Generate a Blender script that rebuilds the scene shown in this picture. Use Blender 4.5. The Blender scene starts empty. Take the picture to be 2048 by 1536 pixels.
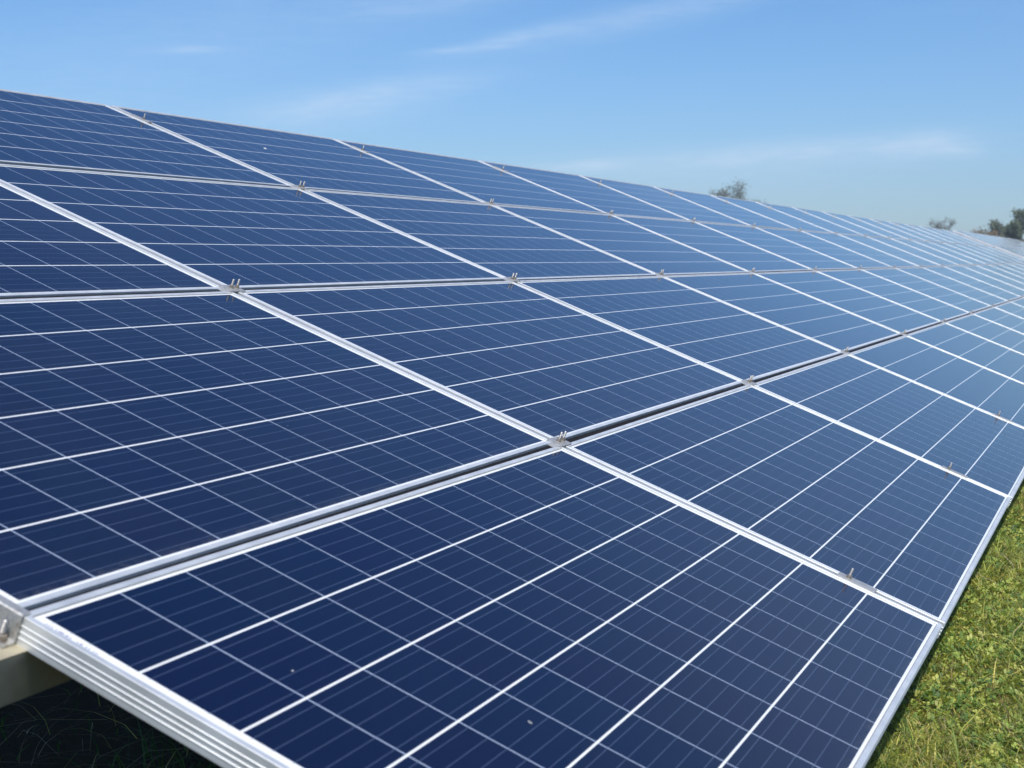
import bpy, bmesh, math, random
import numpy as np
from mathutils import Vector, Matrix
R = math.radians
rnd = random.Random(7)
scn = bpy.context.scene
col = scn.collection

# ------------------------------------------------------------------ camera, light, exposure
TILT = R(21.613); H0 = 0.38                 # tilt of the table, height of its lower edge
ct, st = math.cos(TILT), math.sin(TILT)
def W(u, v, w=0.0):                          # table coordinates -> world
    return Vector((u, v * ct - w * st, H0 + v * st + w * ct))
cd = bpy.data.cameras.new("camera"); cam = bpy.data.objects.new("camera", cd); col.objects.link(cam)
scn.camera = cam
cam.location = (-1.5406, -0.3849, H0 + 0.8285)
yaw, pitch = R(22.2786), R(-4.6483)
fwd = Vector((math.cos(yaw) * math.cos(pitch), math.sin(yaw) * math.cos(pitch), math.sin(pitch)))
cam.rotation_euler = fwd.to_track_quat('-Z', 'Y').to_euler()
cd.sensor_width = 36; cd.lens = 36 * 3067.06 / 2048
cd.clip_start = 0.05; cd.clip_end = 3000
cd.dof.use_dof = True; cd.dof.focus_distance = 4.6; cd.dof.aperture_fstop = 8.5

SUN = Vector((-0.50, -0.42, 1.0)).normalized()
sun_el = math.asin(SUN.z); sun_az = math.atan2(SUN.y, SUN.x)
sd = bpy.data.lights.new("sun", 'SUN'); sd.energy = 4.6; sd.angle = R(0.53); sd.color = (1.0, 0.955, 0.88)
so = bpy.data.objects.new("sun", sd); col.objects.link(so); so.rotation_euler = SUN.to_track_quat('Z', 'Y').to_euler()
so.location = (0, 0, 30)

class NT:
    """small helper to write node trees"""
    def __init__(s, tree): s.t = tree; s.n = tree.nodes; s.l = tree.links
    def node(s, kind, **kw):
        n = s.n.new(kind)
        for k, v in kw.items(): setattr(n, k, v)
        return n
    def put(s, sock, v):
        if isinstance(v, bpy.types.NodeSocket): s.l.new(v, sock)
        elif v is not None:
            try: sock.default_value = v
            except Exception: sock.default_value = (*v, 1.0) if len(v) == 3 else v
    def m(s, op, a, b=None, c=None, clamp=False):
        n = s.node('ShaderNodeMath', operation=op); n.use_clamp = clamp
        for i, v in enumerate((a, b, c)):
            if v is not None: s.put(n.inputs[i], v)
        return n.outputs[0]
    def mix(s, f, a, b, mode='MIX'):
        n = s.node('ShaderNodeMix', data_type='RGBA', blend_type=mode)
        s.put(n.inputs[0], f); s.put(n.inputs[6], a); s.put(n.inputs[7], b)
        return n.outputs[2]
    def ramp(s, f, lo, hi, clamp=True):
        n = s.node('ShaderNodeMapRange'); n.clamp = clamp
        s.put(n.inputs[0], f); n.inputs[1].default_value = lo; n.inputs[2].default_value = hi
        return n.outputs[0]
    def noise(s, vec, scale, detail=3, rough=.5, out=0):
        n = s.node('ShaderNodeTexNoise'); n.inputs['Scale'].default_value = scale
        n.inputs['Detail'].default_value = detail; n.inputs['Roughness'].default_value = rough
        if vec is not None: s.l.new(vec, n.inputs['Vector'])
        return n.outputs[out]
    def comb(s, x, y, z):
        n = s.node('ShaderNodeCombineXYZ')
        for i, v in enumerate((x, y, z)): s.put(n.inputs[i], v)
        return n.outputs[0]
    def sep(s, v):
        n = s.node('ShaderNodeSeparateXYZ'); s.l.new(v, n.inputs[0]); return n.outputs

world = bpy.data.worlds.new("World"); scn.world = world; world.use_nodes = True
w = NT(world.node_tree); w.n.clear()
sky = w.node('ShaderNodeTexSky', sky_type='NISHITA'); sky.sun_disc = False
sky.sun_elevation = sun_el; sky.sun_rotation = math.pi / 2 - sun_az
sky.altitude = 200; sky.air_density = 1.0; sky.dust_density = 0.6; sky.ozone_density = 2.2
tc = w.node('ShaderNodeTexCoord')
X, Y, Z = w.sep(tc.outputs['Generated'])
az = w.m('ARCTAN2', Y, X); el = w.m('ARCSINE', Z)
def patch(a0, e0, sa, se, rot):              # soft elliptical area of sky (degrees)
    da = w.m('SUBTRACT', az, R(a0)); de = w.m('SUBTRACT', el, R(e0)); c, s_ = math.cos(R(rot)), math.sin(R(rot))
    p = w.m('ADD', w.m('MULTIPLY', da, c), w.m('MULTIPLY', de, s_))
    q = w.m('ADD', w.m('MULTIPLY', da, -s_), w.m('MULTIPLY', de, c))
    p = w.m('DIVIDE', p, R(sa)); q = w.m('DIVIDE', q, R(se))
    r2 = w.m('ADD', w.m('MULTIPLY', p, p), w.m('MULTIPLY', q, q))
    return w.m('EXPONENT', w.m('MULTIPLY', r2, -1.0))
rotv = w.comb(w.m('ADD', w.m('MULTIPLY', az, 9.0), w.m('MULTIPLY', el, 10.0)), w.m('MULTIPLY', el, 55.0), 0.0)
wisps = w.ramp(w.noise(rotv, 2.2, 6, .6), .38, .78)
fine = w.ramp(w.noise(rotv, 4.0, 10, .7), .28, .75)
tot = None
for a0, e0, sa, se, rot, k in (
        (22.3, 8.05, 2.8, .26, -12, .34), (24.0, 7.65, 1.6, .10, -4, .30), (33.9, 7.5, 1.1, .12, -3, .35),
        (27.4, 6.0, 4.2, .5, -9, .50), (29.0, 5.2, 3.5, .6, -6, .28), (7.6, 4.05, 1.6, .45, -6, .58), (6.2, 3.85, .9, .25, 3, .5),
        (12.5, 3.85, 5.0, .42, -4, .55), (19.6, 3.45, 2.0, .22, -4, .55), (15.0, 3.2, 7.0, .8, -2, .25), (17.0, 8.9, 5.0, .5, -12, .35), (25.0, 9.3, 3.0, .4, -8, .25),
        (30.0, 9.0, 7.0, 1.6, -8, .16), (38.0, 6.0, 8.0, 2.5, -6, .14), (-7.0, 19.0, 13.0, 8.0, -10, .45)):  # last patch: pale sky beyond the view, added to grey the glass reflections
    t_ = w.m('MULTIPLY', patch(a0, e0, sa, se, rot), k)
    tot = t_ if tot is None else w.m('ADD', tot, t_)
cl = w.m('MULTIPLY', tot, w.m('ADD', w.m('MULTIPLY', fine, .7), .3), clamp=True)
gen = w.m('MULTIPLY', w.m('MULTIPLY', wisps, w.ramp(el, R(2), R(30))), .08)
cl = w.m('ADD', cl, gen, clamp=True)
tint = w.mix(1.0, sky.outputs[0], w.mix(w.ramp(el, R(0), R(9)), (.72, .95, 1.30, 1), (.63, .96, 1.32, 1)), 'MULTIPLY')
tint = w.mix(1.0, tint, w.mix(w.ramp(el, R(10), R(32)), (1, 1, 1, 1), (.74, .86, .95, 1)), 'MULTIPLY')
skyc = w.mix(cl, tint, (6.4, 8.0, 10.0, 1))
bg = w.node('ShaderNodeBackground'); w.l.new(skyc, bg.inputs[0]); bg.inputs[1].default_value = 0.10
wo = w.node('ShaderNodeOutputWorld'); w.l.new(bg.outputs[0], wo.inputs[0])

scn.render.engine = 'CYCLES'
scn.view_settings.view_transform = 'Standard'; scn.view_settings.look = 'None'
scn.view_settings.exposure = 0.0; scn.view_settings.gamma = 1.0
scn.cycles.max_bounces = 8

# ------------------------------------------------------------------ materials
def mat(name):
    m = bpy.data.materials.new(name); m.use_nodes = True
    t = NT(m.node_tree); b = m.node_tree.nodes['Principled BSDF']
    return m, t, b
def metal(name, colr, rough, metallic=1.0, var=.12, scale=60, bump=.0, stain=None):
    m, t, b = mat(name); c = t.node('ShaderNodeTexCoord').outputs['Object']
    n = t.ramp(t.noise(c, scale, 5, .6), .3, .7)
    lo = tuple(x * (1 - var) for x in colr); hi = tuple(min(1, x * (1 + var)) for x in colr)
    cc = t.mix(n, (*lo, 1), (*hi, 1))
    if stain:
        cc = t.mix(t.ramp(t.noise(c, stain[1], 4, .65), .55, .75), cc, (*stain[0], 1))
    t.l.new(cc, b.inputs['Base Color']); b.inputs['Metallic'].default_value = metallic
    t.l.new(t.m('ADD', t.m('MULTIPLY', n, .12), rough - .06), b.inputs['Roughness'])
    if bump:
        bp = t.node('ShaderNodeBump'); bp.inputs['Strength'].default_value = bump; bp.inputs['Distance'].default_value = .001
        t.l.new(n, bp.inputs['Height']); t.l.new(bp.outputs[0], b.inputs['Normal'])
    return m
M_FRAME = metal('anodised_aluminium', (.80, .81, .80), .48, .62, .08, 14)
M_GALV = metal('galvanised_steel', (.60, .58, .54), .5, .75, .18, 45, .2)
M_PURL = metal('cream_galvanised_channel', (.46, .41, .29), .62, .35, .12, 30, .2)
M_CLAMP = metal('brushed_clamp_steel', (.56, .55, .52), .5, .7, .15, 220, .2, ((.34, .29, .24), 90))
M_BOLT = metal('stainless_bolt', (.42, .41, .40), .46, 1.0, .1, 400)
M_NUT = metal('stainless_nut', (.40, .36, .31), .48, .9, .15, 500, 0, ((.30, .16, .09), 180))

FU, FV, CU, CV = 1.908, 0.958, 0.1572, 0.1564
PU, PV = 1.99293, 1.01298
LU, LV = PU - 0.026, PV - 0.018
FH = 0.038                                    # frame height below the glass plane
def laminate_material():
    m, t, b = mat('polycrystalline_cells_under_glass')
    c = t.node('ShaderNodeTexCoord').outputs['Object']; x, y, z = t.sep(c)
    orand = t.node('ShaderNodeObjectInfo').outputs['Random']
    pu, pv = (FU - CU) / 11, (FV - CV) / 5
    su = t.m('DIVIDE', t.m('ADD', x, FU / 2), pu); sv = t.m('DIVIDE', t.m('ADD', y, FV / 2), pv)
    iu, iv = t.m('FLOOR', su), t.m('FLOOR', sv)
    lu, lv = t.m('MULTIPLY', t.m('FRACT', su), pu), t.m('MULTIPLY', t.m('FRACT', sv), pv)
    field = t.m('MULTIPLY', t.m('LESS_THAN', t.m('ABSOLUTE', x), FU / 2), t.m('LESS_THAN', t.m('ABSOLUTE', y), FV / 2))
    cell = t.m('MULTIPLY', t.m('MULTIPLY', t.m('LESS_THAN', lu, CU), t.m('LESS_THAN', lv, CV)), field)
    bb = t.m('FRACT', t.m('MULTIPLY', lv, 5 / CV))
    bus = t.m('LESS_THAN', t.m('ABSOLUTE', t.m('SUBTRACT', bb, .5)), .0135)
    bus = t.m('MULTIPLY', bus, t.m('MULTIPLY', t.m('LESS_THAN', lv, CV), t.m('LESS_THAN', t.m('ABSOLUTE', x), FU / 2 + .006)))
    bus = t.m('MULTIPLY', bus, t.m('LESS_THAN', t.m('ABSOLUTE', y), FV / 2))
    wn = t.node('ShaderNodeTexWhiteNoise', noise_dimensions='3D')
    t.l.new(t.comb(t.m('ADD', iu, t.m('MULTIPLY', orand, 91.0)), iv, t.m('MULTIPLY', orand, 37.0)), wn.inputs[0])
    rs = t.sep(wn.outputs[1])
    base = t.mix(rs[0], (.0006, .0056, .035, 1), (.0024, .0052, .031, 1))
    base = t.mix(t.m('MULTIPLY', rs[1], .6), base, (.0006, .0115, .034, 1))
    pc = t.node('ShaderNodeVectorMath', operation='ADD'); t.l.new(c, pc.inputs[0])
    t.l.new(t.comb(t.m('MULTIPLY', orand, 50.0), t.m('MULTIPLY', orand, 20.0), 0.0), pc.inputs[1])
    vo = t.node('ShaderNodeTexVoronoi'); vo.inputs['Scale'].default_value = 90; t.l.new(pc.outputs[0], vo.inputs[0])
    g = t.sep(vo.outputs['Color'])
    base = t.mix(t.m('MULTIPLY', g[0], .42), base, (.0016, .0105, .042, 1))
    base = t.mix(t.ramp(rs[2], 0, 3.2), base, (.0050, .0058, .027, 1))
    base = t.mix(t.m('MULTIPLY', t.m('FRACT', t.m('MULTIPLY', orand, 7.31)), .40), base, (.0062, .0075, .030, 1))
    white = t.mix(t.ramp(t.noise(pc.outputs[0], 6, 4), .3, .7), (.76, .77, .77, 1), (.83, .83, .82, 1))
    thin = t.m('MULTIPLY', field, t.m('LESS_THAN', lv, CV))
    white = t.mix(thin, white, (.50, .59, .75, 1))
    seal = t.m('MAXIMUM', t.m('GREATER_THAN', t.m('ABSOLUTE', x), LU / 2 - .0125), t.m('GREATER_THAN', t.m('ABSOLUTE', y), LV / 2 - .0125))
    white = t.mix(seal, white, (.16, .145, .13, 1))
    colr = t.mix(cell, white, base)
    colr = t.mix(t.m('MULTIPLY', bus, .75), colr, (.10, .14, .23, 1))
    # dust: a thin film, thicker along the lower edge where water dries, and small specks
    film = t.m('MULTIPLY', t.ramp(t.noise(pc.outputs[0], 2.2, 6, .65), .30, .8), t.m('MULTIPLY', t.m('MULTIPLY', orand, orand), .016))
    low = t.ramp(y, -LV / 2 + .050, -LV / 2 + .012)
    low = t.m('MULTIPLY', t.m('MULTIPLY', low, low), t.m('MULTIPLY', t.ramp(t.noise(pc.outputs[0], 60, 6, .75), .42, .8), .22))
    vs = t.node('ShaderNodeTexVoronoi'); vs.inputs['Scale'].default_value = 16; t.l.new(pc.outputs[0], vs.inputs[0])
    spk = t.m('MULTIPLY', t.m('LESS_THAN', vs.outputs['Distance'], .03), t.m('GREATER_THAN', t.sep(vs.outputs['Color'])[0], .86))
    spk = t.m('MULTIPLY', spk, .16)
    dust = t.m('ADD', t.m('ADD', film, low), spk, clamp=True)
    colr = t.mix(dust, colr, (.46, .45, .42, 1))
    t.l.new(colr, b.inputs['Base Color'])
    t.l.new(t.m('ADD', t.m('MULTIPLY', dust, 1.2), .10), b.inputs['Roughness'])
    b.inputs['IOR'].default_value = 1.34
    bp = t.node('ShaderNodeBump'); bp.inputs['Strength'].default_value = .03; bp.inputs['Distance'].default_value = .0004
    t.l.new(t.noise(pc.outputs[0], 900, 2), bp.inputs['Height']); t.l.new(bp.outputs[0], b.inputs['Normal'])
    return m
M_LAM = laminate_material()
def plain(name, c, rough=.7, var=.1, scale=20, **k):
    return metal(name, c, rough, 0.0, var, scale, **k)
M_BACK = plain('white_backsheet', (.78, .78, .77))

# ------------------------------------------------------------------ mesh helpers
def link(name, me, m=None, parent=None):
    o = bpy.data.objects.new(name, me); col.objects.link(o)
    if m is not None and me is not None: me.materials.append(m)
    if parent: o.parent = parent
    return o
def tag(o, label=None, cat=None, group=None, kind=None):
    for k, v in (('label', label), ('category', cat), ('group', group), ('kind', kind)):
        if v: o[k] = v
    return o
def from_bm(name, bm):
    me = bpy.data.meshes.new(name); bmesh.ops.recalc_face_normals(bm, faces=bm.faces); bm.to_mesh(me); bm.free(); return me
def box(bm, x0, x1, y0, y1, z0, z1, bevel=0):
    r = bmesh.ops.create_cube(bm, size=1, matrix=Matrix.Translation(((x0 + x1) / 2, (y0 + y1) / 2, (z0 + z1) / 2)) @ Matrix.Diagonal((x1 - x0, y1 - y0, z1 - z0, 1)))
    if bevel:
        es = list({e for v in r['verts'] for e in v.link_edges})
        bmesh.ops.bevel(bm, geom=es, offset=bevel, segments=2, affect='EDGES')
def cyl(bm, x, y, z0, z1, r0, r1=None, seg=16):
    r1 = r0 if r1 is None else r1
    bmesh.ops.create_cone(bm, cap_ends=True, segments=seg, radius1=r0, radius2=r1, depth=z1 - z0, matrix=Matrix.Translation((x, y, (z0 + z1) / 2)))
def prism(bm, prof, a0, a1, axis):            # closed profile extruded along axis 0 (x) or 1 (y)
    def P(p, a): return (a, p[0], p[1]) if axis == 0 else (p[0], a, p[1])
    A = [bm.verts.new(P(p, a0)) for p in prof]; B = [bm.verts.new(P(p, a1)) for p in prof]
    n = len(prof)
    for i in range(n): bm.faces.new((A[i], A[(i + 1) % n], B[(i + 1) % n], B[i]))
    bm.faces.new(A[::-1]); bm.faces.new(B)
ROT = Matrix(((1, 0, 0), (0, ct, -st), (0, st, ct))).to_4x4()
def place(o, u, v, w_=0, rot=0, rx=0, ry=0):
    o.matrix_world = Matrix.Translation(W(u, v, w_)) @ ROT @ Matrix.Rotation(rot, 4, 'Z') @ Matrix.Rotation(rx, 4, 'X') @ Matrix.Rotation(ry, 4, 'Y')

# ------------------------------------------------------------------ ground
def ground_material():
    m, t, b = mat('soil_with_short_grass')
    c = t.node('ShaderNodeTexCoord').outputs['Object']
    a = t.ramp(t.noise(c, 3.0, 6, .65), .3, .7); d = t.ramp(t.noise(c, 40, 5, .6), .35, .7); e = t.ramp(t.noise(c, .3, 3), .35, .65)
    g = t.mix(a, (.014, .017, .007, 1), (.036, .036, .016, 1)); g = t.mix(d, g, (.032, .024, .015, 1)); g = t.mix(t.m('MULTIPLY', e, .4), g, (.07, .06, .03, 1))
    t.l.new(g, b.inputs['Base Color']); b.inputs['Roughness'].default_value = .95; b.inputs['Specular IOR Level'].default_value = .08
    bp = t.node('ShaderNodeBump'); bp.inputs['Strength'].default_value = .8; bp.inputs['Distance'].default_value = .02
    t.l.new(t.noise(c, 60, 6, .7), bp.inputs['Height']); t.l.new(bp.outputs[0], b.inputs['Normal'])
    return m
def gz(x, y):                                 # gentle unevenness near the table, flat far off
    return .012 * math.sin(1.7 * x + .6) * math.cos(2.1 * y) + .008 * math.sin(4.3 * x - 2.2 * y)
bm = bmesh.new()
xs = [-600, -200, -60, -20] + [-8 + .25 * i for i in range(0, 81)] + [16, 22, 32, 50, 90, 200, 600]
ys = [-600, -200, -60, -20, -10] + [-5 + .25 * i for i in range(0, 53)] + [12, 20, 50, 120, 300, 600]
G = [[bm.verts.new((x, y, gz(x, y) if -8 < x < 12 and -5 < y < 8 else 0)) for y in ys] for x in xs]
for i in range(len(xs) - 1):
    for j in range(len(ys) - 1): bm.faces.new((G[i][j], G[i + 1][j], G[i + 1][j + 1], G[i][j + 1]))
gme = from_bm('ground', bm)
for p_ in gme.polygons: p_.use_smooth = True
tag(link('ground', gme, ground_material()), 'field ground of dark soil and short grass under the solar tables', kind='structure')

# ------------------------------------------------------------------ solar panels
def frame_mesh():
    prof = [(-.011, -.0035), (-.011, .0019), (-.0106, .0025), (-.0005, .0025), (0, .0020)]
    for k in (.0100, .0185, .0270):
        prof += [(0, -k + .0012), (.0008, -k + .0005), (.0008, -k - .0008), (0, -k - .0015)]
    prof += [(0, -FH + .0008), (-.0008, -FH), (-.028, -FH), (-.028, -FH + .0018), (-.0020, -FH + .0018), (-.0020, -.0035)]
    bm = bmesh.new(); rings = []
    for sx, sy in ((-1, -1), (1, -1), (1, 1), (-1, 1)):
        rings.append([bm.verts.new((sx * (LU / 2 + d), sy * (LV / 2 + d), z)) for d, z in prof])
    n = len(prof)
    for k in range(4):
        A, B = rings[k], rings[(k + 1) % 4]
        for i in range(n): bm.faces.new((A[i], B[i], B[(i + 1) % n], A[(i + 1) % n]))
    return from_bm('frame', bm)
def laminate_mesh():
    bm = bmesh.new(); a, b_ = LU / 2 - .0025, LV / 2 - .0025
    box(bm, -a, a, -b_, b_, -.0034, 0)
    me = from_bm('glass_laminate', bm)
    me.materials.append(M_LAM); me.materials.append(M_BACK)
    for p_ in me.polygons: p_.material_index = 0 if p_.normal.z > .5 else 1
    return me
FM = frame_mesh(); FM.materials.append(M_FRAME)
LM = laminate_mesh()
ORD = ['first', 'second', 'third', 'fourth', 'fifth', 'sixth', 'seventh', 'eighth', 'ninth', 'tenth', 'eleventh', 'twelfth',
       'thirteenth', 'fourteenth', 'fifteenth', 'sixteenth', 'seventeenth', 'eighteenth']
ROWN = ['bottom', 'second lowest', 'second highest', 'top']
def panel(u, v, rot, rx, ry, label, group, first=[None]):
    e = bpy.data.objects.new('solar_panel', None); col.objects.link(e); e.empty_display_size = .2
    place(e, u, v, 0, rot, rx, ry)
    link('frame', FM, None, e); link('glass_laminate', LM, None, e)
    return tag(e, label, 'solar panel', group)
OFF = {(1, 1): (.002, .0029, -.0033), (1, 2): (.004, -.0026, .0009), (1, 3): (.0012, -.0019, -.0012), (2, 1): (0, -.0005, .0024),
       (2, 2): (.001, .0021, .0014), (2, 3): (-.001, .0006, .0008), (2, 4): (-.0017, .0028, .0018), (3, 1): (-.0021, -.0008, .0008),
       (3, 2): (.0015, -.0002, -.0020), (3, 3): (.0012, -.0007, -.0008), (3, 4): (.001, .0012, .0012), (4, 1): (-.0002, -.0029, .0008),
       (4, 3): (.001, -.001, .0010)}
NC = 18
PAN = {}
for c in range(1, NC + 1):
    for r in range(1, 5):
        du, dv, ro = OFF.get((c, r), (rnd.uniform(-.001, .001), rnd.uniform(-.0015, .0015), rnd.uniform(-.0008, .0008)))
        rx, ry = rnd.uniform(-.0024, .0024), rnd.uniform(-.0012, .0012)
        if c == 1: where = 'at the near end of the table'
        elif c == NC: where = 'at the far end of the near table'
        else: where = ORD[c - 1] + ' from the near end'
        lab = 'dark blue panel in the %s row, %s' % (ROWN[r - 1], where)
        if c > 7: lab = 'sky-reflecting blue panel in the %s row, %s' % (ROWN[r - 1], where)
        PAN[c, r] = panel((c - .5) * PU + du, (r - .5) * PV + dv, ro, rx, ry, lab, 'solar panels of the near table')

# maker's bar-code strip under the glass of the nearest panel
bm = bmesh.new()
box(bm, -.0045, .0045, -.045, .045, 0, .0005)
s = link('serial_sticker', from_bm('serial_sticker', bm), None, PAN[1, 1])
m, t, b = mat('printed_sticker'); cc = t.node('ShaderNodeTexCoord').outputs['Object']; x, y, z = t.sep(cc)
wn = t.node('ShaderNodeTexWhiteNoise', noise_dimensions='1D'); t.l.new(t.m('FLOOR', t.m('MULTIPLY', y, 420)), wn.inputs['W'])
bars = t.m('MULTIPLY', t.m('GREATER_THAN', wn.outputs[0], .52), t.m('LESS_THAN', t.m('ABSOLUTE', t.m('ADD', x, .0012)), .0024))
t.l.new(t.mix(bars, (.85, .85, .85, 1), (.30, .30, .42, 1)), b.inputs['Base Color'])
s.data.materials.append(m); s.location = (-LU / 2 + .0175, LV / 2 - .075, .0002)

# ------------------------------------------------------------------ purlins, rafters, posts
LOW, TOPV = .225, 3.852
PURL = [('lowest', LOW), ('second lowest', PV), ('middle', 2 * PV), ('second highest', 3 * PV), ('topmost', TOPV)]
def purlin_mesh(length):
    a, h, t_, lip = .060, .078, .0025, .016
    z = -.0004
    prof = [(0, z), (a, z), (a, z - lip), (a - t_, z - lip), (a - t_, z - t_), (t_, z - t_), (t_, z - h + t_), (a - t_, z - h + t_),
            (a - t_, z - h + lip), (a, z - h + lip), (a, z - h), (0, z - h)]
    bm = bmesh.new(); prism(bm, prof, 0, length, 0); return from_bm('purlin', bm)
for tb, (u0, u1) in enumerate(((-.28, NC * PU + .12),)):
    pm = purlin_mesh(u1 - u0)
    for i, (nm, v) in enumerate(PURL):
        o = link('purlin', pm, M_PURL if not pm.materials else None)
        place(o, u0, v - .030, -FH)
        tag(o, 'long galvanised channel beam under the panels, %s of the five' % nm, 'beam', 'purlins carrying the near table')
M_GAPDARK = plain('gap_darkener_black', (.013, .012, .014), .9, .25, 60); M_GAPDARK.node_tree.nodes['Principled BSDF'].inputs['Specular IOR Level'].default_value = .15
for j, nm in ((1, 'lowest'), (2, 'middle'), (3, 'highest')):  # made-up black strip, added to give the long gaps their dark shade
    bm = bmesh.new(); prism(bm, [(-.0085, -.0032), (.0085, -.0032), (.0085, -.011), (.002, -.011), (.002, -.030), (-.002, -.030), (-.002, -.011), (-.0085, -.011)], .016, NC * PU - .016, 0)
    o = link('gap_darkener', from_bm('gap_darkener', bm), M_GAPDARK); place(o, 0, j * PV)
    tag(o, 'added black strip that darkens the %s long gap between panel rows' % nm, 'gap darkener', 'strips in the long gaps')
def beam_box(bm, p, q, hw, hh):
    d = (q - p); L = d.length; Mx = Matrix.Translation((p + q) / 2) @ d.to_track_quat('X', 'Z').to_matrix().to_4x4() @ Matrix.Diagonal((L, hw * 2, hh * 2, 1))
    bmesh.ops.create_cube(bm, size=1, matrix=Mx)
for k in range(9):
    u = 2.75 + 4.05 * k
    bm = bmesh.new(); z0 = -FH - .0815
    prof = [(-.02, z0), (.02, z0), (.02, z0 - .09), (-.02, z0 - .09)]
    prism(bm, prof, .06, 4 * PV - .06, 1)
    o = link('rafter', from_bm('rafter', bm), M_GALV); place(o, u, 0, 0)
    nth = ORD[k] + ' from the near end'
    tag(o, 'sloping steel rafter under the near table, ' + nth, 'beam', 'rafters under the near table')
    for v_, nm in ((.75, 'short front'), (3.2, 'tall back')):
        top = W(u, v_, z0 - .09); bm = bmesh.new(); h = top.z + .3 + .015
        box(bm, -.035, .035, -.035, .035, -.3, -.3 + h, .003)
        p_ = link('support_post', from_bm('support_post', bm), M_GALV); p_.location = (u, top.y, 0)
        bm = bmesh.new(); box(bm, .0355, .042, -.05, .05, top.z - .12, top.z + .04)
        link('head_plate', from_bm('head_plate', bm), M_GALV, p_)
        tag(p_, '%s steel post of the near table, %s' % (nm, nth), 'post', 'posts of the near table')

# ------------------------------------------------------------------ clamps
def bolt_bm(x, y, z0, z1, r=.0031):
    bm = bmesh.new()
    cyl(bm, x, y, z0, z1 - .001, r); cyl(bm, x, y, z1 - .001, z1, r, r * .75)
    k = z0 + .012
    while k < z1 - .002:                      # thread ridges
        cyl(bm, x, y, k, k + .0006, r * 1.0, r * 1.14, 12); cyl(bm, x, y, k + .0006, k + .0012, r * 1.14, r * 1.0, 12); k += .0019
    return bm
def nut_bm(x, y, z, big=1.0):
    bm = bmesh.new()
    cyl(bm, x, y, z, z + .0015, .0074, None, 20)                      # washer
    cyl(bm, x, y, z + .0015, z + .0028, .0060, None, 18)              # spring washer
    cyl(bm, x, y, z + .0028, z + .0080, .0061, None, 6); cyl(bm, x, y, z + .0080, z + .0087, .0061, .0048, 6)
    if big != 1.0: bmesh.ops.transform(bm, verts=bm.verts, matrix=Matrix.Translation((x, y, z)) @ Matrix.Diagonal((big, big, 1.1, 1)) @ Matrix.Translation((-x, -y, -z)))
    return bm
ZT = .0027
def junction_plate():
    bm = bmesh.new(); tt = .0032
    prof = [(-.030, ZT), (.042, ZT), (.044, ZT + .0008), (.042, ZT + tt), (-.030, ZT + tt), (-.034, ZT + tt - .001), (-.052, -.016), (-.049, -.0175), (-.0315, ZT)]
    # flat plate with a down-bent tongue that fits into the gap
    box(bm, -.028, .041, -.0215, .0215, ZT, ZT + tt, .0008)
    prof = [(-.027, ZT + tt - .0002), (-.050, -.0012), (-.0485, -.0022), (-.027, ZT + .0002)]
    A = []; hw = (.019, .0115, .0115, .019)
    for s_ in (-1, 1): A.append([bm.verts.new((p[0], s_ * w_, p[1])) for p, w_ in zip(prof, hw)])
    n = 4
    for i in range(n): bm.faces.new((A[0][i], A[0][(i + 1) % n], A[1][(i + 1) % n], A[1][i]))
    bm.faces.new(A[0][::-1]); bm.faces.new(A[1])
    return from_bm('plate', bm)
def strip_plate(flip):
    bm = bmesh.new(); y0, y1 = (-.068, .026)
    if flip: y0, y1 = -y1 - .01, -y0
    box(bm, -.0175, .0175, y0, y1, ZT, ZT + .0035, .0009)
    for s_ in (-1, 1): box(bm, s_ * .0125 - .0015, s_ * .0125 + .0015, y0 + .002, y1 - .002, -.022, ZT + .001)
    return from_bm('plate', bm)
def end_bracket():
    bm = bmesh.new(); T = .0034
    # Z profile across u: lip over the frame, upright, foot
    xo = -.0004                                # outer face of the frame is at x = 0
    prof = [(.013, ZT), (.013, ZT + T), (xo - T + .002, ZT + T), (xo - T, ZT + T - .002), (xo - T, -FH + T + .003), (xo - T - .002, -FH + T), (xo - T - .020, -FH + T), (xo - T - .020, -FH + .0003),
            (xo - .002, -FH + .0003), (xo, -FH + .0025), (xo, ZT)]
    prism(bm, prof, -.0, .088, 1)
    return from_bm('bracket', bm)
def shape(kind):
    """meshes of the parts of one clamp: (plate, [(bolt, nut) ...])"""
    if kind == 'junction': return junction_plate(), [(.000, 0), (.027, 0)], ZT + .0032
    if kind == 'strip': return strip_plate(False), [(0, 0)], ZT + .0035
    if kind == 'strip_up': return strip_plate(True), [(0, 0)], ZT + .0035
    return end_bracket(), [(-.0135, .0145)], -FH + .0034
SH = {}
for kd in ('junction', 'strip', 'strip_up', 'end'):
    pl, bs, z = shape(kd); pl.materials.append(M_CLAMP); L_ = []
    for (x, y) in bs:
        L = .025 if kd != 'end' else .030
        b1 = from_bm('bolt', bolt_bm(x, y, z - .008 if kd != 'end' else z, z + L, .0031 if kd != 'end' else .0041)); b1.materials.append(M_BOLT)
        n1 = from_bm('nut', nut_bm(x, y, z, 1.0 if kd != 'end' else 1.3)); n1.materials.append(M_NUT); L_.append((b1, n1))
    SH[kd] = (pl, L_)
    # one joined mesh for copies too far away to show their parts
    bmj = bmesh.new(); bmj.from_mesh(pl)
    for b1, n1 in L_: bmj.from_mesh(b1); bmj.from_mesh(n1)
    j = bpy.data.meshes.new('panel_clamp'); bmj.to_mesh(j); bmj.free(); j.materials.append(M_CLAMP); SH[kd + '_far'] = j
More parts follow.
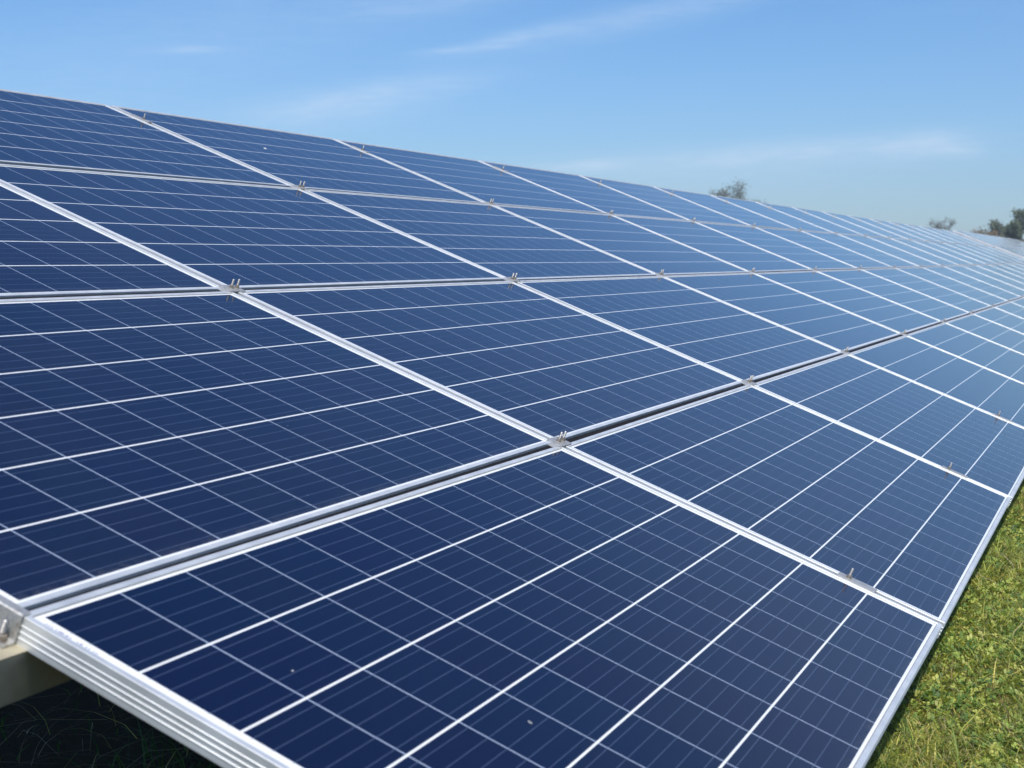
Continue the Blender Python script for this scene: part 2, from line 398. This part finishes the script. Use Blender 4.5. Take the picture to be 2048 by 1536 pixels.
def clamp(kind, u, v, label, group, parts=True, jit=True):
    if parts:
        e = bpy.data.objects.new('panel_clamp', None); col.objects.link(e); e.empty_display_size = .05
        pl, bs = SH[kind]; link('plate', pl, None, e)
        for b1, n1 in bs: link('bolt', b1, None, e); link('nut', n1, None, e)
    else: e = link('panel_clamp', SH[kind + '_far'])
    place(e, u, v, 0, rnd.uniform(-.04, .04) if jit else 0)
    return tag(e, label, 'clamp', group)
for k in range(1, NC):
    seam = '%s seam' % ORD[k - 1]
    for j, nm in ((1, 'lowest'), (2, 'middle'), (3, 'highest')):
        clamp('junction', k * PU + .006, j * PV + .001, 'two-bolt clamp where the %s upright %s crosses the %s long gap' % (ORD[k - 1], 'seam', nm), 'clamps of the near table', k <= 9)
    clamp('strip', k * PU, LOW + .015, 'one-bolt clamp strip on the %s, near the bottom edge' % seam, 'clamps of the near table', k <= 7)
    clamp('strip_up', k * PU, TOPV, 'one-bolt clamp strip on the %s, near the top edge' % seam, 'clamps of the near table', k <= 7)
for i, (nm, v) in enumerate(PURL):
    o = clamp('end', .0145 if i == 1 else .0128, v - .012, 'grey Z bracket and bolt holding the near panel edge on the %s beam' % nm, 'end brackets of the near table', True, False)
    o2 = clamp('end', NC * PU - .0128, v + .040, 'Z bracket at the far end of the near table, on the %s beam' % nm, 'end brackets of the near table', False, False)
    o2.matrix_world = Matrix.Translation(W(NC * PU - .0128, v + .040)) @ ROT @ Matrix.Rotation(math.pi, 4, 'Z')

# ------------------------------------------------------------------ the next table along the row
U2 = NC * PU + .02; LIFT = .035
NC2 = 10
for c in range(1, NC2 + 1):
    for r in range(1, 5):
        e = panel(0, 0, 0, 0, 0, 'pale sky-reflecting panel of the far table, %s row, %s column' % (ROWN[r - 1], ORD[c - 1]), 'solar panels of the far table')
        place(e, U2 + (c - .5) * PU, (r - .5) * PV, LIFT, rnd.uniform(-.0008, .0008), rnd.uniform(-.001, .001), rnd.uniform(-.001, .001))
        if c < NC2 and r < 4:
            o = link('panel_clamp', SH['junction_far']); place(o, U2 + c * PU, r * PV, LIFT, 0)
            tag(o, 'small grey clamp on the far table, %s gap, %s seam' % (('lowest', 'middle', 'highest')[r - 1], ORD[c - 1]), 'clamp', 'clamps of the far table')
pm = purlin_mesh(NC2 * PU + .2)
for i, (nm, v) in enumerate(PURL):
    o = link('purlin', pm, M_PURL if not pm.materials else None); place(o, U2 - .1, v - .03, LIFT - FH)
    tag(o, 'galvanised channel beam under the far table, %s of the five' % nm, 'beam', 'purlins carrying the far table')
for k in range(5):
    u = U2 + 1.6 + 4.05 * k; z0 = -FH - .0815
    bm = bmesh.new(); prism(bm, [(-.02, z0), (.02, z0), (.02, z0 - .09), (-.02, z0 - .09)], .06, 4 * PV - .06, 1)
    o = link('rafter', from_bm('rafter', bm), M_GALV); place(o, u, 0, LIFT)
    tag(o, 'sloping steel rafter under the far table, %s from its near end' % ORD[k], 'beam', 'rafters under the far table')
    for v_, nm in ((.75, 'short front'), (3.2, 'tall back')):
        top = W(u, v_, z0 - .09 + LIFT); bm = bmesh.new()
        box(bm, -.035, .035, -.035, .035, -.3, top.z + .015, .003)
        p_ = link('support_post', from_bm('support_post', bm), M_GALV); p_.location = (u, top.y, 0)
        tag(p_, '%s steel post of the far table, %s from its near end' % (nm, ORD[k]), 'post', 'posts of the far table')

# ------------------------------------------------------------------ specks on the glass
M_DROP = plain('dried_dropping', (.52, .52, .50), .85, .1, 300)
for (u, v, a, b_, ro, lab) in ((4.637, 3.633, .020, .007, .5, 'white bird dropping on the third panel of the top row'),
                               (.2516, .725, .0022, .0018, .3, 'tiny white spot on the nearest panel, by its left side'),
                               (.4716, .4426, .0042, .0026, 1.0, 'small pale ring-shaped spot on the nearest panel')):
    bm = bmesh.new(); n = 14; h = .0006
    inner = .55 if 'ring' in lab else 0
    top = bm.verts.new((0, 0, h if not inner else .0002))
    ring = [bm.verts.new((a * math.cos(i * 2 * math.pi / n) * rnd.uniform(.75, 1.2), b_ * math.sin(i * 2 * math.pi / n) * rnd.uniform(.75, 1.2), .00012)) for i in range(n)]
    if inner:
        bmesh.ops.delete(bm, geom=[top], context='VERTS')
        r2 = [bm.verts.new((q.co.x * inner, q.co.y * inner, .0003)) for q in ring]
        for i in range(n): bm.faces.new((ring[i], ring[(i + 1) % n], r2[(i + 1) % n], r2[i]))
    else:
        for i in range(n): bm.faces.new((ring[i], ring[(i + 1) % n], top))
    o = link('bird_dropping', from_bm('bird_dropping', bm), M_DROP); place(o, u, v, .0004, ro)
    tag(o, lab, 'dropping')

# ------------------------------------------------------------------ grass, clover, straw
rg = np.random.default_rng(11)
def np_gz(x, y): return .012 * np.sin(1.7 * x + .6) * np.cos(2.1 * y) + .008 * np.sin(4.3 * x - 2.2 * y)
def leaf_material(name, trans):
    m, t, b = mat(name)
    a = t.node('ShaderNodeAttribute', attribute_name='tint').outputs['Color']
    t.l.new(a, b.inputs['Base Color']); b.inputs['Roughness'].default_value = .5; b.inputs['Specular IOR Level'].default_value = .35
    tr = t.node('ShaderNodeBsdfTranslucent'); t.l.new(t.mix(1.0, a, (1.25, 1.2, .55, 1), 'MULTIPLY'), tr.inputs[0])
    mx = t.node('ShaderNodeMixShader'); mx.inputs[0].default_value = trans
    t.l.new(b.outputs[0], mx.inputs[1]); t.l.new(tr.outputs[0], mx.inputs[2]); t.l.new(mx.outputs[0], m.node_tree.nodes['Material Output'].inputs[0])
    return m
def mesh_np(name, V, F, colr, m, smooth=True):
    """V (n,3), F (k,4) or (k,3), colr per vertex (n,3)"""
    me = bpy.data.meshes.new(name); k, s_ = F.shape
    me.vertices.add(len(V)); me.vertices.foreach_set('co', V.astype(np.float32).ravel())
    me.loops.add(k * s_); me.loops.foreach_set('vertex_index', F.astype(np.int32).ravel())
    me.polygons.add(k); me.polygons.foreach_set('loop_start', np.arange(0, k * s_, s_, dtype=np.int32))
    me.polygons.foreach_set('loop_total', np.full(k, s_, dtype=np.int32))
    if smooth: me.polygons.foreach_set('use_smooth', np.ones(k, dtype=bool))
    at = me.color_attributes.new('tint', 'FLOAT_COLOR', 'POINT')
    at.data.foreach_set('color', np.concatenate([colr, np.ones((len(V), 1))], 1).astype(np.float32).ravel())
    me.materials.append(m); me.update(); me.validate(); return me
def scatter(zones):
    P_ = []
    for (x0, x1, y0, y1, dens, zs) in zones:
        n = int((x1 - x0) * (y1 - y0) * dens)
        P_.append(np.stack([rg.uniform(x0, x1, n), rg.uniform(y0, y1, n), np.full(n, zs)], 1))
    return np.concatenate(P_)
def clump(x, y, s=1.0):
    return (np.sin(x * 3.1 * s + 1.3 * np.sin(y * 4.7 * s)) * np.cos(y * 3.7 * s + 1.7 * np.sin(x * 2.9 * s)) + 1) / 2
GREENS = np.array([(.28, .36, .08), (.37, .43, .10), (.18, .27, .065), (.48, .49, .14), (.10, .18, .05), (.55, .52, .18)])
DRY = np.array([(.46, .39, .22), (.36, .29, .15), (.50, .45, .28), (.28, .18, .11)])
def blades(P_, h0, h1, w0, lean, dryp, pal=GREENS, flat=False):
    n = len(P_); ang = rg.uniform(0, 2 * np.pi, n); cl_ = clump(P_[:, 0], P_[:, 1])
    h = rg.uniform(h0, h1, n) * (.6 + .8 * cl_) * P_[:, 2]; ln = rg.uniform(lean[0], lean[1], n)
    wd = w0 * rg.uniform(.6, 1.5, n); dx, dy = np.cos(ang), np.sin(ang); ta = ang + rg.normal(0, .6, n) + np.pi / 2
    px, py = np.cos(ta), np.sin(ta)
    K = 4; V = np.zeros((n, K, 2, 3)); base = np.stack([P_[:, 0], P_[:, 1], np_gz(P_[:, 0], P_[:, 1])], 1)
    for k in range(K):
        s_ = k / (K - 1); wv = wd * (1 - s_ ** 1.6) + .0003
        out = h * ln * s_ ** 1.8; up = h * (s_ - .45 * np.minimum(ln, 1.6) * s_ ** 3 * .8)
        c_ = base + np.stack([dx * out, dy * out, up], 1)
        V[:, k, 0] = c_ - np.stack([px * wv, py * wv, 0 * wv], 1) / 2; V[:, k, 1] = c_ + np.stack([px * wv, py * wv, 0 * wv], 1) / 2
    idx = np.arange(n * K * 2).reshape(n, K, 2)
    F = np.stack([np.stack([idx[:, k, 0], idx[:, k, 1], idx[:, k + 1, 1], idx[:, k + 1, 0]], 1) for k in range(K - 1)], 1).reshape(-1, 4)
    pt = clump(P_[:, 0] + 3, P_[:, 1] - 2, .55)[:, None]
    c_ = pal[rg.integers(0, len(pal), n)] * rg.uniform(.6, 1.45, (n, 1)) * (1 - .25 * pt) * (1 + pt * np.array([.50, .36, .20]))
    isd = rg.uniform(0, 1, n) < dryp * (.4 + 1.5 * pt[:, 0]); c_[isd] = DRY[rg.integers(0, len(DRY), isd.sum())] * rg.uniform(.7, 1.2, (isd.sum(), 1))
    return V.reshape(-1, 3), F, np.repeat(c_, K * 2, 0)
def clover(P_, pal):
    n = len(P_); ang = rg.uniform(0, 2 * np.pi, n); r = rg.uniform(.0022, .0054, n) * P_[:, 2]; cl_ = clump(P_[:, 0], P_[:, 1], 1.6)
    h = rg.uniform(.008, .045, n) * (.5 + .9 * cl_); tiltx, tilty = rg.normal(0, .45, n), rg.normal(0, .45, n)
    Vs, Fs = [], []; base = np.stack([P_[:, 0], P_[:, 1], np_gz(P_[:, 0], P_[:, 1]) + h], 1)
    seg = 6; q = 0
    for k in range(3):
        a = ang + k * 2.094; cx, cy = np.cos(a) * r, np.sin(a) * r
        for s_ in range(seg):
            th = s_ * 2 * np.pi / seg
            ox, oy = cx + np.cos(th + a) * r * .92, cy + np.sin(th + a) * r * .78
            oz = ox * tiltx + oy * tilty + .25 * np.hypot(ox, oy)
            Vs.append(base + np.stack([ox, oy, oz], 1))
    V = np.stack(Vs, 1)                        # n, 18, 3
    idx = np.arange(n * 18).reshape(n, 18)
    for k in range(3):
        o_ = k * 6
        Fs.append(idx[:, [o_, o_ + 1, o_ + 2, o_ + 3]]); Fs.append(idx[:, [o_, o_ + 3, o_ + 4, o_ + 5]])
    F = np.stack(Fs, 1).reshape(-1, 4)
    c_ = pal[rg.integers(0, len(pal), n)] * rg.uniform(.75, 1.25, (n, 1))
    return V.reshape(-1, 3), F, np.repeat(c_, 18, 0)
M_GRASS = leaf_material('grass_blades', .42); M_CLOV = leaf_material('clover_leaves', .32); M_STRAW = leaf_material('dry_straw', .15)
strip = [(1.9, 4.2, -.30, .42, 17000, 1), (4.2, 8.5, -.12, .42, 11000, 1), (8.5, 14, -.2, .5, 2500, 1)]
around = [(-3.5, 1.9, -2.5, .4, 1800, 1), (1.9, 9, -2.5, -.3, 2400, 1), (-3.5, 9, 3.9, 6.5, 500, 1), (-3.5, 0, .4, 4, 900, 1), (9, 16, -4, -.2, 700, 1), (14, 38, -1.5, .5, 300, 1.3)]
V, F, C_ = blades(scatter(strip + around), .025, .075, .0038, (.3, 1.5), .085)
tag(link('grass', mesh_np('grass', V, F, C_, M_GRASS)), 'sunlit short green grass growing along the lower edge of the table', 'grass', kind='stuff')
V, F, C_ = blades(scatter([(1.9, 5, -.3, .4, 300, .8), (5, 9, -.2, .4, 200, .8), (-3, 9, -2, -.3, 60, 1)]), .09, .20, .0042, (.5, 1.7), .12)
tag(link('tall_grass', mesh_np('tall_grass', V, F, C_, M_GRASS)), 'longer arching grass blades sticking out of the short grass', 'grass', kind='stuff')
CG = np.array([(.28, .38, .08), (.17, .27, .06), (.38, .45, .10), (.50, .51, .13), (.09, .17, .045)])
V, F, C_ = clover(scatter([(1.9, 4.2, -.3, .42, 8000, 1.25), (4.2, 8, -.12, .42, 5000, 1.3), (-3, 9, -2.2, -.3, 600, 1.3)]), CG)
tag(link('clover', mesh_np('clover', V, F, C_, M_CLOV, False)), 'small-leaved clover between the grass blades in the sun', 'clover', kind='stuff')
V, F, C_ = blades(scatter([(1.9, 5, -.3, .4, 450, .8), (5, 8, -.1, .4, 300, .8), (-2, 9, -2, -.3, 100, 1)]), .03, .10, .0022, (1.2, 3.2), 1.0)
tag(link('straw', mesh_np('straw', V, F, C_, M_STRAW)), 'dry pale straw lying in the sunlit grass', 'straw', kind='stuff')
V, F, C_ = blades(scatter([(.4, 4.5, .8, 3.8, 110, 1)]), .05, .20, .0016, (1.2, 3.6), .5)
tag(link('dead_stalks', mesh_np('dead_stalks', V, F, C_, M_STRAW)), 'dead grey stalks on the dark ground in the shade under the table', 'straw', kind='stuff')
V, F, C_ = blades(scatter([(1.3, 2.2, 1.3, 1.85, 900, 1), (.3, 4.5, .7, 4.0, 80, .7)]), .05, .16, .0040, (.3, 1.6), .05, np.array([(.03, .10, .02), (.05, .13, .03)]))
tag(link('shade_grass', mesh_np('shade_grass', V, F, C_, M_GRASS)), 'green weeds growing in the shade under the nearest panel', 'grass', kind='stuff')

# ------------------------------------------------------------------ trees and shrubs behind
M_BARK = plain('bark', (.13, .11, .09), .9, .25, 8)
def tree(name, az_deg, dist, height, spread, label, cat, pal, leaf, nleaf, seed, levels=4, trunk=.10, gap=.5, flat=1.0, group=None, low=.3, cz=0.0):
    r_ = random.Random(seed); nr = np.random.default_rng(seed)
    x0 = cam.location.x + dist * math.cos(R(az_deg)); y0 = cam.location.y + dist * math.sin(R(az_deg))
    e = bpy.data.objects.new(name, None); col.objects.link(e); e.location = (x0, y0, 0)
    segs, tips = [], []
    def grow(p, d, L, rad, lv):
        n = 3; q = p
        for i in range(n):
            d2 = (d + Vector((r_.gauss(0, .12), r_.gauss(0, .12), r_.gauss(0, .06) + .04))).normalized()
            q2 = q + d2 * (L / n); ra, rb = rad * (1 - .35 * i / n), rad * (1 - .35 * (i + 1) / n)
            segs.append((q, q2, ra, rb)); q = q2; d = d2
            if lv >= levels - 1: tips.append((q.copy(), lv))
        if lv < levels:
            for k in range(r_.choice((2, 3, 3))):
                a = r_.uniform(0, 2 * math.pi); s_ = r_.uniform(.45, .95)
                side = Vector((math.cos(a), math.sin(a), r_.uniform(-.1, .45) * flat))
                grow(q, (d * (1 - s_ * .5) + side * s_).normalized(), L * r_.uniform(.62, .82), rad * .6, lv + 1)
    stems = 1 if trunk > .06 else 5
    for k in range(stems):
        a = k * 2 * math.pi / stems
        dd = Vector((0, 0, 1)) if stems == 1 else Vector((math.cos(a) * .5, math.sin(a) * .5, 1)).normalized()
        grow(Vector((0, 0, -.1)), dd, height * low, trunk, 1)
    mz = max(t[0].z for t in tips); mr = max(math.hypot(t[0].x, t[0].y) for t in tips)
    fz, fr = height / mz, spread / mr
    S = lambda v: Vector((v.x * fr, v.y * fr, v.z * fz))
    VV, FF, off = [], [], 0
    for p, q, ra, rb in segs:
        p, q = S(p), S(q); d = (q - p).normalized(); a = d.orthogonal().normalized(); b_ = d.cross(a)
        for c_, r0 in ((p, ra), (q, rb)):
            for i in range(5): th = i * 2 * math.pi / 5; VV.append(c_ + (a * math.cos(th) + b_ * math.sin(th)) * max(r0, .008))
        for i in range(5): FF.append((off + i, off + (i + 1) % 5, off + 5 + (i + 1) % 5, off + 5 + i))
        off += 10
    me = bpy.data.meshes.new('trunk'); me.from_pydata([tuple(v) for v in VV], [], FF); me.update()
    link('trunk', me, M_BARK, e)
    T = np.array([tuple(S(t[0])) for t in tips]); keep = nr.uniform(0, 1, len(T)) < (1 - gap * .5); T = T[keep]
    n = nleaf; ci = nr.integers(0, len(T), n); c_ = T[ci] + nr.normal(0, spread * .095, (n, 3)) * np.array([1, 1, .8])
    nrm = nr.normal(0, 1, (n, 3)); nrm /= np.linalg.norm(nrm, axis=1, keepdims=True)
    a = np.cross(nrm, nr.normal(0, 1, (n, 3))); a /= np.linalg.norm(a, axis=1, keepdims=True); b_ = np.cross(nrm, a)
    s_ = leaf * nr.uniform(.6, 1.4, (n, 1)); V = np.stack([c_ - a * s_, c_ - b_ * s_ * .55, c_ + a * s_, c_ + b_ * s_ * .55], 1).reshape(-1, 3)
    F = np.arange(4 * n).reshape(n, 4); tint = nr.uniform(.75, 1.3, (len(T), 1))[ci]
    pc_ = np.array(pal)[nr.integers(0, len(pal), len(T))][ci] * tint
    me = mesh_np('crown', V, F, np.repeat(pc_, 4, 0), M_LEAF, False); link('crown', me, None, e)
    return tag(e, label, cat, group)
M_LEAF = leaf_material('tree_leaves', .4)
GREY = [(.22, .23, .19), (.25, .24, .21), (.19, .20, .17)]
OLIVE = [(.16, .21, .12), (.19, .23, .15), (.14, .18, .12)]
RUST = [(.36, .24, .16), (.30, .23, .16), (.24, .23, .17)]
tree('bare_tree', 13.95, 112, 6.6, 2.3, 'sparse grey-brown tree top rising above the middle of the table ridge', 'tree', GREY, .05, 5200, 5, 5, .13, .5, .6, low=.42)
tree('bare_tree', 6.75, 118, 4.3, 1.3, 'small thin leafless tree top over the far end of the table', 'tree', GREY, .04, 1500, 8, 5, .08, .6, .6, low=.42)
tree('shrub', 5.35, 84, 2.75, 1.1, 'low rust-brown shrub beside the far table, left of the green bushes', 'shrub', RUST, .05, 4200, 11, 4, .03, .3)
tree('shrub', 4.9, 90, 2.9, 1.2, 'grey-brown thin shrub between the rusty shrub and the bushes', 'shrub', RUST + GREY, .05, 4000, 12, 4, .03, .4)
tree('bush', 4.35, 92, 3.25, 1.3, 'grey-green rounded bush at the right edge, behind the far table', 'bush', OLIVE + GREY, .06, 9500, 13, 5, .07, .3, low=.2)
tree('bush', 3.75, 86, 3.75, 1.25, 'darker and tallest green bush cut by the right edge of the picture', 'bush', OLIVE, .06, 11000, 14, 5, .07, .2, low=.2)

# ------------------------------------------------------------------ haze
bm = bmesh.new(); box(bm, -60, 260, -130, 140, -1, 14)
hz = link('haze', from_bm('haze', bm)); tag(hz, 'thin bluish summer air that pales the far trees', 'haze', kind='stuff')
m = bpy.data.materials.new('thin_haze'); m.use_nodes = True; nt = m.node_tree; nt.nodes.clear()
pv = nt.nodes.new('ShaderNodeVolumePrincipled'); pv.inputs['Density'].default_value = .0013; pv.inputs['Color'].default_value = (.80, .90, 1.0, 1)
nt.links.new(pv.outputs[0], nt.nodes.new('ShaderNodeOutputMaterial').inputs['Volume']); hz.data.materials.append(m)
